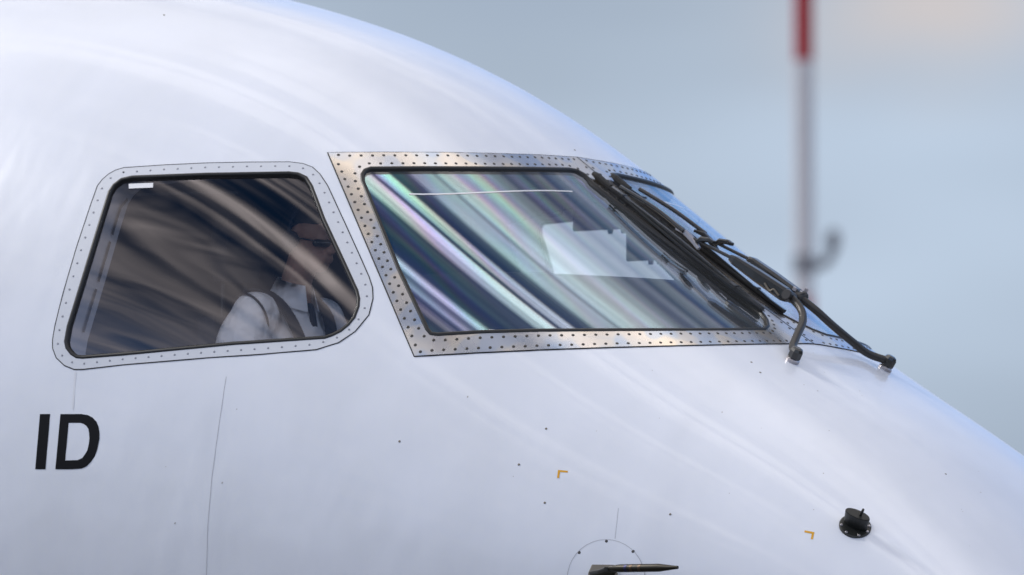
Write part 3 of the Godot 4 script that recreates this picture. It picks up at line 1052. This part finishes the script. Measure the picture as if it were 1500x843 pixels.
func is_in_any(q: Vector2) -> bool:
	var inside := Geometry2D.is_point_in_polygon(q, outline(SIDE_FRAME)) or Geometry2D.is_point_in_polygon(q, outline(SHIELD_OPENING))
	return inside or q.x > -0.6 and q.x < 0.9 and q.y < 0.75 - 0.05 * q.x and q.y > -1.0 and surf(q.x, q.y).y > 4.2


func build_probe(plane: Node3D) -> void:
	var o := holder("air_data_probe", plane)
	tag(o, "bronze air data probe pointing forward from a round plate")
	var ring := outline(CIRCLE)
	part("mounting_plate", sheet(ring, [], 0.0010, 0.05), M.paint, o)
	part("plate_joint", band(rim(ring), [Vector2(-0.001, 0.0012), Vector2(0.0012, 0.0014)]), M.faint_gap, o)
	var head := head_mesh(0.0062, 0.0016)
	var c := Vector3.ZERO
	for q in ring:
		c += surf(q.x, q.y) / ring.size()
	c = project(c)
	var n := normal_at(c)
	var fwd := (Vector3(1, 0, 0) - n * n.x).normalized()
	var up := n.cross(fwd)
	up *= signf(up.y)
	for k in 8:
		var a := deg_to_rad(92.0 + 45.0 * k)
		var p := project(c + fwd * cos(a) * 0.142 + up * sin(a) * 0.138)
		part("screw", head, M.screw, o).transform = stand(p, normal_at(p))
	# strut and probe tube
	var base := c + up * 0.020 - fwd * 0.010
	part("foot", bar([base + up * 0.030, base + up * 0.0, base - up * 0.06], n, [0.085, 0.11, 0.11], [0.016, 0.022, 0.022], 0.3), M.bracket, o)
	part("strut", bar([base - n * 0.005 - fwd * 0.01, base + n * 0.05 + fwd * 0.03, base + n * 0.09 + fwd * 0.06 + up * 0.005], up, [0.090, 0.07, 0.055], [0.020, 0.016, 0.014], 0.35), M.bronze, o)
	var tail := base + n * 0.09 + fwd * 0.050 + up * 0.008
	var dir := (Vector3(0.985, -0.01, 0.0) + n * 0.03).normalized()
	part("probe_tube", tube([tail, tail + dir * 0.012, tail + dir * 0.05, tail + dir * 0.22, tail + dir * 0.285, tail + dir * 0.30], [0.004, 0.010, 0.0145, 0.0145, 0.007, 0.006], 14), M.bronze, o)
	for s in [[0.075, M.heat_blue], [0.098, M.heat_gold], [0.135, M.heat_gold]]:
		part("heat_band", tube([tail + dir * s[0], tail + dir * (s[0] + 0.012)], [0.0149], 14), s[1], o)


func build_sensor(plane: Node3D) -> void:
	var o := holder("temperature_sensor", plane)
	tag(o, "black temperature sensor on a round screwed flange")
	var p := surf(1.6297, 0.9061)
	var n := normal_at(p)
	var fwd := (Vector3(1, 0, 0) - n * n.x).normalized()
	var up := n.cross(fwd)
	up *= signf(up.y)
	var place := Transform3D(Basis(fwd, n, fwd.cross(n)), p)
	part("flange", lathe([[0.058, -0.004], [0.058, 0.004], [0.054, 0.006], [0.0, 0.006]], place, 28), M.sensor, o)
	part("body", lathe([[0.046, 0.004], [0.045, 0.022], [0.048, 0.060], [0.046, 0.064], [0.0, 0.064]], place, 24, 0.42), M.sensor, o)
	var at := p + n * 0.06 + fwd * 0.010
	part("pin", tube([at, at + n * 0.020 + fwd * 0.004, at + n * 0.036 + fwd * 0.007], [0.0052, 0.005, 0.0045], 8), M.sensor, o)
	var head := head_mesh(0.0058, 0.003)
	for a in [-150.0, -105.0, -50.0, -5.0, 30.0, 150.0]:
		var r := deg_to_rad(a)
		part("screw", head, M.pale_metal, o).transform = stand(p + n * 0.006 + fwd * cos(r) * 0.050 + up * sin(r) * 0.050, n)


# ------------------------------------------------------------------ pilot
# One closed skin round tapered capsules [from, to, radius, radius], joined smoothly; surface nets.
func skin(bones: Array, k: float, cell: float) -> ArrayMesh:
	var lo := Vector3.ONE * 1e9
	var hi := -lo
	for b in bones:
		var r := maxf(b[2], b[3])
		for e in [b[0], b[1]]:
			lo = lo.min(e - Vector3.ONE * r)
			hi = hi.max(e + Vector3.ONE * r)
	lo -= Vector3.ONE * (k + cell * 3)
	hi += Vector3.ONE * (k + cell * 3)
	var size := Vector3i(((hi - lo) / cell).ceil())
	var sx := size.x
	var sxy := size.x * size.y
	var val := PackedFloat32Array()
	val.resize(sxy * size.z)
	val.fill(10.0)
	for b in bones:
		var a: Vector3 = b[0]
		var ab: Vector3 = b[1] - a
		var ra: float = b[2]
		var rb: float = b[3]
		var inv := 1.0 / maxf(ab.length_squared(), 1e-9)
		var m := maxf(ra, rb) + k + cell * 2
		var p0 := Vector3i(((a.min(b[1]) - Vector3.ONE * m - lo) / cell).floor()).clamp(Vector3i.ZERO, size - Vector3i.ONE)
		var p1 := Vector3i(((a.max(b[1]) + Vector3.ONE * m - lo) / cell).ceil()).clamp(Vector3i.ZERO, size - Vector3i.ONE)
		for z in range(p0.z, p1.z + 1):
			for y in range(p0.y, p1.y + 1):
				for x in range(p0.x, p1.x + 1):
					var p := lo + Vector3(x, y, z) * cell - a
					var h := clampf(p.dot(ab) * inv, 0.0, 1.0)
					var d := (p - ab * h).length() - lerpf(ra, rb, h)
					var i := z * sxy + y * sx + x
					var o := val[i]
					var g := maxf(k - absf(o - d), 0.0) / k
					val[i] = minf(o, d) - g * g * k * 0.25
	var where := {}
	var verts := PackedVector3Array()
	var corner := [0, 1, sx, sx + 1, sxy, sxy + 1, sxy + sx, sxy + sx + 1]
	var ends := [[0, 1], [2, 3], [4, 5], [6, 7], [0, 2], [1, 3], [4, 6], [5, 7], [0, 4], [1, 5], [2, 6], [3, 7]]
	for z in size.z - 1:
		for y in size.y - 1:
			for x in size.x - 1:
				var i := z * sxy + y * sx + x
				var v0 := val[i]
				if absf(v0) > cell * 2.0:
					continue
				var below := 0
				for c in 8:
					if val[i + corner[c]] < 0.0:
						below += 1
				if below == 0 or below == 8:
					continue
				var sum := Vector3.ZERO
				var count := 0
				for e in ends:
					var da := val[i + corner[e[0]]]
					var db := val[i + corner[e[1]]]
					if (da < 0.0) != (db < 0.0):
						var t := da / (da - db)
						var ca := Vector3(e[0] & 1, (e[0] >> 1) & 1, e[0] >> 2)
						var cb := Vector3(e[1] & 1, (e[1] >> 1) & 1, e[1] >> 2)
						sum += ca.lerp(cb, t)
						count += 1
				where[i] = verts.size()
				verts.append(lo + (Vector3(x, y, z) + sum / count) * cell)
	var index := PackedInt32Array()
	for i in where:
		for ax in 3:
			var step: int = [1, sx, sxy][ax]
			var u: int = [sx, sxy, 1][ax]
			var v: int = [sxy, 1, sx][ax]
			var inside := val[i] < 0.0
			if i + step < val.size() and inside != (val[i + step] < 0.0) and where.has(i - u) and where.has(i - v) and where.has(i - u - v):
				var q := [where[i], where[i - u], where[i - u - v], where[i - v]]
				if inside:
					index.append_array([q[0], q[2], q[1], q[0], q[3], q[2]])
				else:
					index.append_array([q[0], q[1], q[2], q[0], q[2], q[3]])
	var normals := PackedVector3Array()
	normals.resize(verts.size())
	for j in range(0, index.size(), 3):
		var nn := (verts[index[j + 2]] - verts[index[j]]).cross(verts[index[j + 1]] - verts[index[j]])
		for e in 3:
			normals[index[j + e]] += nn
	for j in normals.size():
		normals[j] = normals[j].normalized()
	var arrays := []
	arrays.resize(Mesh.ARRAY_MAX)
	arrays[Mesh.ARRAY_VERTEX] = verts
	arrays[Mesh.ARRAY_NORMAL] = normals
	arrays[Mesh.ARRAY_INDEX] = index
	var mesh := ArrayMesh.new()
	mesh.add_surface_from_arrays(Mesh.PRIMITIVE_TRIANGLES, arrays)
	return mesh


func add_skin(st: SurfaceTool, bones: Array, k: float, cell: float) -> void:
	st.append_from(skin(bones, k, cell), 0, Transform3D())


func build_pilot() -> void:
	var base := Vector3(-1.015, 3.79, 0.70)
	var who := Node3D.new()
	who.name = "person"
	who.position = base
	tag(who, "pilot in a white shirt and dark glasses seated behind the side window", "person")
	add_child(who)
	var neck := Vector3(0.03, 0.73, 0.0)
	var shoulder := [Vector3(0.02, 0.64, 0.22), Vector3(0.02, 0.64, -0.22)]
	var elbow := [Vector3(-0.03, 0.37, 0.33), Vector3(0.05, 0.36, -0.30)]
	var wrist := [Vector3(0.22, 0.30, 0.24), Vector3(0.28, 0.28, -0.16)]
	var knee := [Vector3(0.50, 0.07, 0.14), Vector3(0.50, 0.07, -0.14)]
	var ankle := [Vector3(0.62, -0.42, 0.14), Vector3(0.62, -0.42, -0.14)]
	var torso := [
		[Vector3(0.0, 0.05, -0.07), Vector3(0.0, 0.05, 0.07), 0.13, 0.13], [Vector3(0.0, 0.05, 0), Vector3(0.02, 0.30, 0), 0.135, 0.13],
		[Vector3(0.02, 0.46, -0.07), Vector3(0.02, 0.46, 0.07), 0.125, 0.125], [Vector3(0.02, 0.32, 0), Vector3(0.03, 0.52, 0), 0.13, 0.12],
		[Vector3(0.01, 0.635, -0.15), Vector3(0.01, 0.635, 0.15), 0.062, 0.062], [Vector3(0.02, 0.56, 0), neck - Vector3(0, 0.05, 0), 0.10, 0.065],
	]
	var body := torso.duplicate()
	for i in 2:
		body.append([shoulder[i], elbow[i], 0.056, 0.043])
		body.append([elbow[i], wrist[i], 0.042, 0.027])
		body.append([Vector3(0.03, 0.03, 0.10 - 0.20 * i), knee[i], 0.085, 0.062])
		body.append([knee[i], ankle[i], 0.058, 0.040])
		body.append([ankle[i], ankle[i] + Vector3(0.16, -0.05, 0), 0.042, 0.032])
	var head := Vector3(0.13, 0.915, 0.015)
	body.append([neck - Vector3(0.01, 0.08, 0), neck + Vector3(0.05, 0.09, 0.005), 0.060, 0.056])
	var st := SurfaceTool.new()
	st.begin(Mesh.PRIMITIVE_TRIANGLES)
	add_skin(st, body, 0.05, 0.013)
	# the head looks forward, a little to its right and down
	var turn := Basis(Vector3.UP, deg_to_rad(-8.0)) * Basis(Vector3(0, 0, 1), deg_to_rad(-8.0))
	var face := []
	for b in [
		[Vector3(-0.020, 0.035, 0), Vector3(0.020, 0.040, 0), 0.088, 0.080], [Vector3(0.02, -0.02, 0), Vector3(0.045, -0.055, 0), 0.066, 0.052], [Vector3(0.055, -0.085, -0.012), Vector3(0.055, -0.085, 0.012), 0.027, 0.027],
		[Vector3(0.09, 0.018, -0.028), Vector3(0.09, 0.018, 0.028), 0.014, 0.014], [Vector3(0.094, 0.012, 0), Vector3(0.116, -0.028, 0), 0.008, 0.012], [Vector3(0.105, -0.030, -0.010), Vector3(0.105, -0.030, 0.010), 0.009, 0.009],
		[Vector3(0.096, -0.056, -0.016), Vector3(0.096, -0.056, 0.016), 0.008, 0.008], [Vector3(0.093, -0.066, -0.013), Vector3(0.093, -0.066, 0.013), 0.0085, 0.0085], [Vector3(0.078, 0.0, -0.032), Vector3(0.079, 0.0, -0.031), 0.013, 0.013],
		[Vector3(0.078, 0.0, 0.032), Vector3(0.079, 0.0, 0.031), 0.013, 0.013], [Vector3(-0.012, -0.028, 0.076), Vector3(-0.022, 0.018, 0.084), 0.010, 0.015], [Vector3(-0.012, -0.028, -0.076), Vector3(-0.022, 0.018, -0.084), 0.010, 0.015],
	]:
		face.append([head + turn * b[0], head + turn * b[1], b[2], b[3]])
	face.append([neck + Vector3(0.03, 0.04, 0.004), head + turn * Vector3(-0.01, -0.04, 0), 0.056, 0.06])
	add_skin(st, face, 0.018, 0.005)
	# hands, resting near the controls
	for i in 2:
		var fwd: Vector3 = (wrist[i] - elbow[i]).normalized()
		var s := 1.0 - 2.0 * i
		var out := Vector3(0, 0, s)
		out = (out - fwd * out.dot(fwd)).normalized()
		var down := Vector3(0, -1, 0)
		down = (down - fwd * down.dot(fwd)).normalized()
		var w: Vector3 = wrist[i]
		var hand := [[w - fwd * 0.03, w + fwd * 0.03, 0.026, 0.024]]
		for j in 4:
			var side := out * (0.030 - 0.020 * j)
			var root := w + fwd * (0.085 - 0.004 * absf(j - 1.5)) + side
			var len := [0.062, 0.074, 0.078, 0.070][3 - j] as float
			hand.append([w + fwd * 0.02 + side * 0.6, root, 0.015, 0.011])
			var mid := root + (fwd * 0.85 + down * 0.45).normalized() * len * 0.5
			hand.append([root, mid, 0.0098, 0.0088])
			hand.append([mid, mid + (fwd * 0.45 + down * 0.9).normalized() * len * 0.5, 0.0088, 0.0074])
		var th := w + fwd * 0.03 - out * 0.03
		hand.append([w + fwd * 0.015 - out * 0.012, th + down * 0.008, 0.016, 0.012])
		hand.append([th + down * 0.008, th + fwd * 0.045 - out * 0.012 + down * 0.022, 0.011, 0.009])
		add_skin(st, hand, 0.010, 0.005)
	st.index()
	part("body", st.commit(), M.skin, who)
	# clothes
	var cloth := []
	for b in torso:
		cloth.append([b[0], b[1], b[2] + 0.012, b[3] + 0.012])
	cloth[5] = [Vector3(0.02, 0.56, 0), neck - Vector3(0.005, 0.035, 0), 0.112, 0.070]
	for i in 2:
		cloth.append([shoulder[i] - Vector3(0, 0.005, 0), shoulder[i].lerp(elbow[i], 0.45), 0.082, 0.088])
		cloth.append([shoulder[i].lerp(elbow[i], 0.35), shoulder[i].lerp(elbow[i], 0.72), 0.082, 0.070])
	var shirt := part("shirt", skin(cloth, 0.045, 0.011), M.shirt, who)
	var seam := []
	var axis := Vector3(-0.28, -0.42, 0.86).normalized()
	var sx := axis.cross(Vector3(0, 0, 1)).normalized()
	var sy := axis.cross(sx)
	for k in 25:
		var a := TAU * k / 24.0
		seam.append(shoulder[0] + axis * 0.012 + Vector3(0, -0.008, 0) + (sx * cos(a) + sy * sin(a)) * 0.0895)
	part("sleeve_seam", tube(seam, [0.0045], 6), M.navy, shirt)
	part("trousers", skin([[Vector3(0, 0.03, -0.07), Vector3(0, 0.03, 0.07), 0.148, 0.148], [Vector3(0.02, 0.03, 0.10), knee[0], 0.098, 0.076], [Vector3(0.02, 0.03, -0.10), knee[1], 0.098, 0.076], [knee[0], ankle[0], 0.072, 0.058], [knee[1], ankle[1], 0.072, 0.058]], 0.04, 0.016), M.trousers, who)
	for i in 2:
		part("shoe", skin([[ankle[i] + Vector3(-0.03, -0.055, 0), ankle[i] + Vector3(0.17, -0.065, 0), 0.044, 0.040]], 0.02, 0.012), M.navy, who)
	# collar: a band round the neck, open at the front
	var ring_a := []
	var ring_b := []
	var ring_c := []
	for k in 15:
		var a := lerpf(0.35, TAU - 0.35, k / 14.0)
		var dir := Vector3(cos(a), 0, sin(a))
		ring_a.append(neck + Vector3(0.010, -0.005, 0) + dir * 0.078 + Vector3(0, -0.045 - 0.03 * cos(a), 0))
		ring_b.append(neck + Vector3(0.020, 0.035, 0) + dir * 0.068 + Vector3(0, -0.02 * cos(a), 0))
		ring_c.append(neck + Vector3(0.012, -0.02, 0) + dir * 0.098 + Vector3(0, -0.03 - 0.035 * cos(a), 0))
	part("collar", rings_mesh([ring_a, ring_b, ring_c], true, false, false), M.shirt, shirt)
	part("tie", bar([neck + Vector3(0.085, -0.05, 0), neck + Vector3(0.10, -0.085, 0), Vector3(0.145, 0.52, 0), Vector3(0.168, 0.40, 0), Vector3(0.170, 0.22, 0)], Vector3(1, 0.25, 0), [0.036, 0.030, 0.05, 0.065, 0.07], [0.018, 0.016, 0.01, 0.008, 0.008], 0.3), M.navy, who)
	# harness over each shoulder
	for s in [1.0, -1.0]:
		var path := curve_points([Vector3(-0.165, 0.48, 0.085 * s), Vector3(-0.13, 0.65, 0.125 * s), Vector3(-0.04, 0.730, 0.140 * s), Vector3(0.050, 0.705, 0.140 * s), Vector3(0.120, 0.62, 0.125 * s), Vector3(0.158, 0.48, 0.085 * s), Vector3(0.165, 0.30, 0.06 * s)], 4)
		var wide := []
		var thin := []
		for q in path:
			wide.append(0.056)
			thin.append(0.005)
		var rings := []
		for i in path.size():
			var along: Vector3 = (path[mini(i + 1, path.size() - 1)] - path[maxi(i - 1, 0)]).normalized()
			var side := (Vector3(0, 0, 1) - along * along.z).normalized()
			var u := side.cross(along).normalized()
			rings.append([path[i] + side * 0.034 + u * 0.003, path[i] - side * 0.034 + u * 0.003, path[i] - side * 0.034 - u * 0.003, path[i] + side * 0.034 - u * 0.003])
		part("shoulder_harness", rings_mesh(rings, false), M.navy, who)
	# hair, glasses, headset
	var hair := []
	for b in [[Vector3(-0.028, 0.045, 0), Vector3(0.012, 0.058, 0), 0.091, 0.078], [Vector3(-0.055, 0.0, -0.02), Vector3(-0.055, 0.0, 0.02), 0.062, 0.062], [Vector3(0.045, 0.082, -0.03), Vector3(0.045, 0.082, 0.03), 0.036, 0.036]]:
		hair.append([head + turn * b[0], head + turn * b[1], b[2], b[3]])
	part("hair", skin(hair, 0.02, 0.006), M.hair, who)
	var g := part("sunglasses", skin([[head + turn * Vector3(0.098, -0.002, 0.014), head + turn * Vector3(0.084, -0.004, 0.056), 0.017, 0.015], [head + turn * Vector3(0.098, -0.002, -0.014), head + turn * Vector3(0.084, -0.004, -0.056), 0.017, 0.015]], 0.006, 0.005), M.lens, who)
	for s in [1.0, -1.0]:
		part("temple", tube([head + turn * Vector3(0.085, 0.004, 0.066 * s), head + turn * Vector3(0.04, 0.006, 0.083 * s), head + turn * Vector3(-0.02, 0.008, 0.090 * s)], [0.003], 6), M.lens, g)
	var set := holder("headset", who)
	for s in [1.0, -1.0]:
		var e := head + turn * Vector3(-0.015, -0.002, 0.092 * s)
		part("ear_cup", lathe([[0.0, -0.018], [0.030, -0.018], [0.034, -0.008], [0.034, 0.010], [0.026, 0.020], [0.0, 0.021]], stand(e, (turn * Vector3(0, 0, s)).normalized()), 16), M.navy, set)
	var arc := []
	for k in 13:
		var a := PI * k / 12.0
		arc.append(head + turn * Vector3(-0.015, 0.02 + 0.125 * sin(a), 0.105 * cos(a)))
	part("head_band", tube(arc, [0.008], 8), M.navy, set)


# ------------------------------------------------------------------ mast
func build_mast() -> void:
	var m := Node3D.new()
	m.name = "mast"
	m.position = Vector3(-59.36, 0, -94.99)
	tag(m, "tall red and white banded mast with a bracket lamp, behind the aircraft", "mast")
	add_child(m)
	var bands := [[0.0, 0.35, M.mast_grey, 0.30], [0.35, 2.6, M.mast_white, 0.15], [2.6, 5.6, M.mast_red, 0.14], [5.6, 8.6, M.mast_white, 0.135], [8.6, 11.5, M.mast_red, 0.145], [11.5, 14.98, M.mast_white, 0.142], [14.98, 18.0, M.mast_red, 0.140], [18.0, 21.0, M.mast_white, 0.12]]
	for b in bands:
		part("mast_section", tube([Vector3(0, b[0], 0), Vector3(0, b[1], 0)], [b[3]], 20), b[2], m)
	# the bracket points to the picture's right: along the camera's right-hand direction only by where it was bolted
	var out := Vector3(0.829, 0, -0.559)
	part("collar", tube([Vector3(0, 11.86, 0), Vector3(0, 12.12, 0)], [0.17], 18), M.mast_grey, m)
	part("bracket_arm", tube(curve_points([Vector3(0, 12.0, 0), out * 0.22 + Vector3(0, 11.97, 0), out * 0.36 + Vector3(0, 12.06, 0), out * 0.42 + Vector3(0, 12.22, 0)]), [0.07], 12), M.mast_grey, m)
	part("lamp_housing", tube([out * 0.42 + Vector3(0, 12.18, 0), out * 0.425 + Vector3(0, 12.24, 0), out * 0.43 + Vector3(0, 12.42, 0), out * 0.43 + Vector3(0, 12.50, 0)], [0.06, 0.10, 0.11, 0.05], 14), M.mast_grey, m)
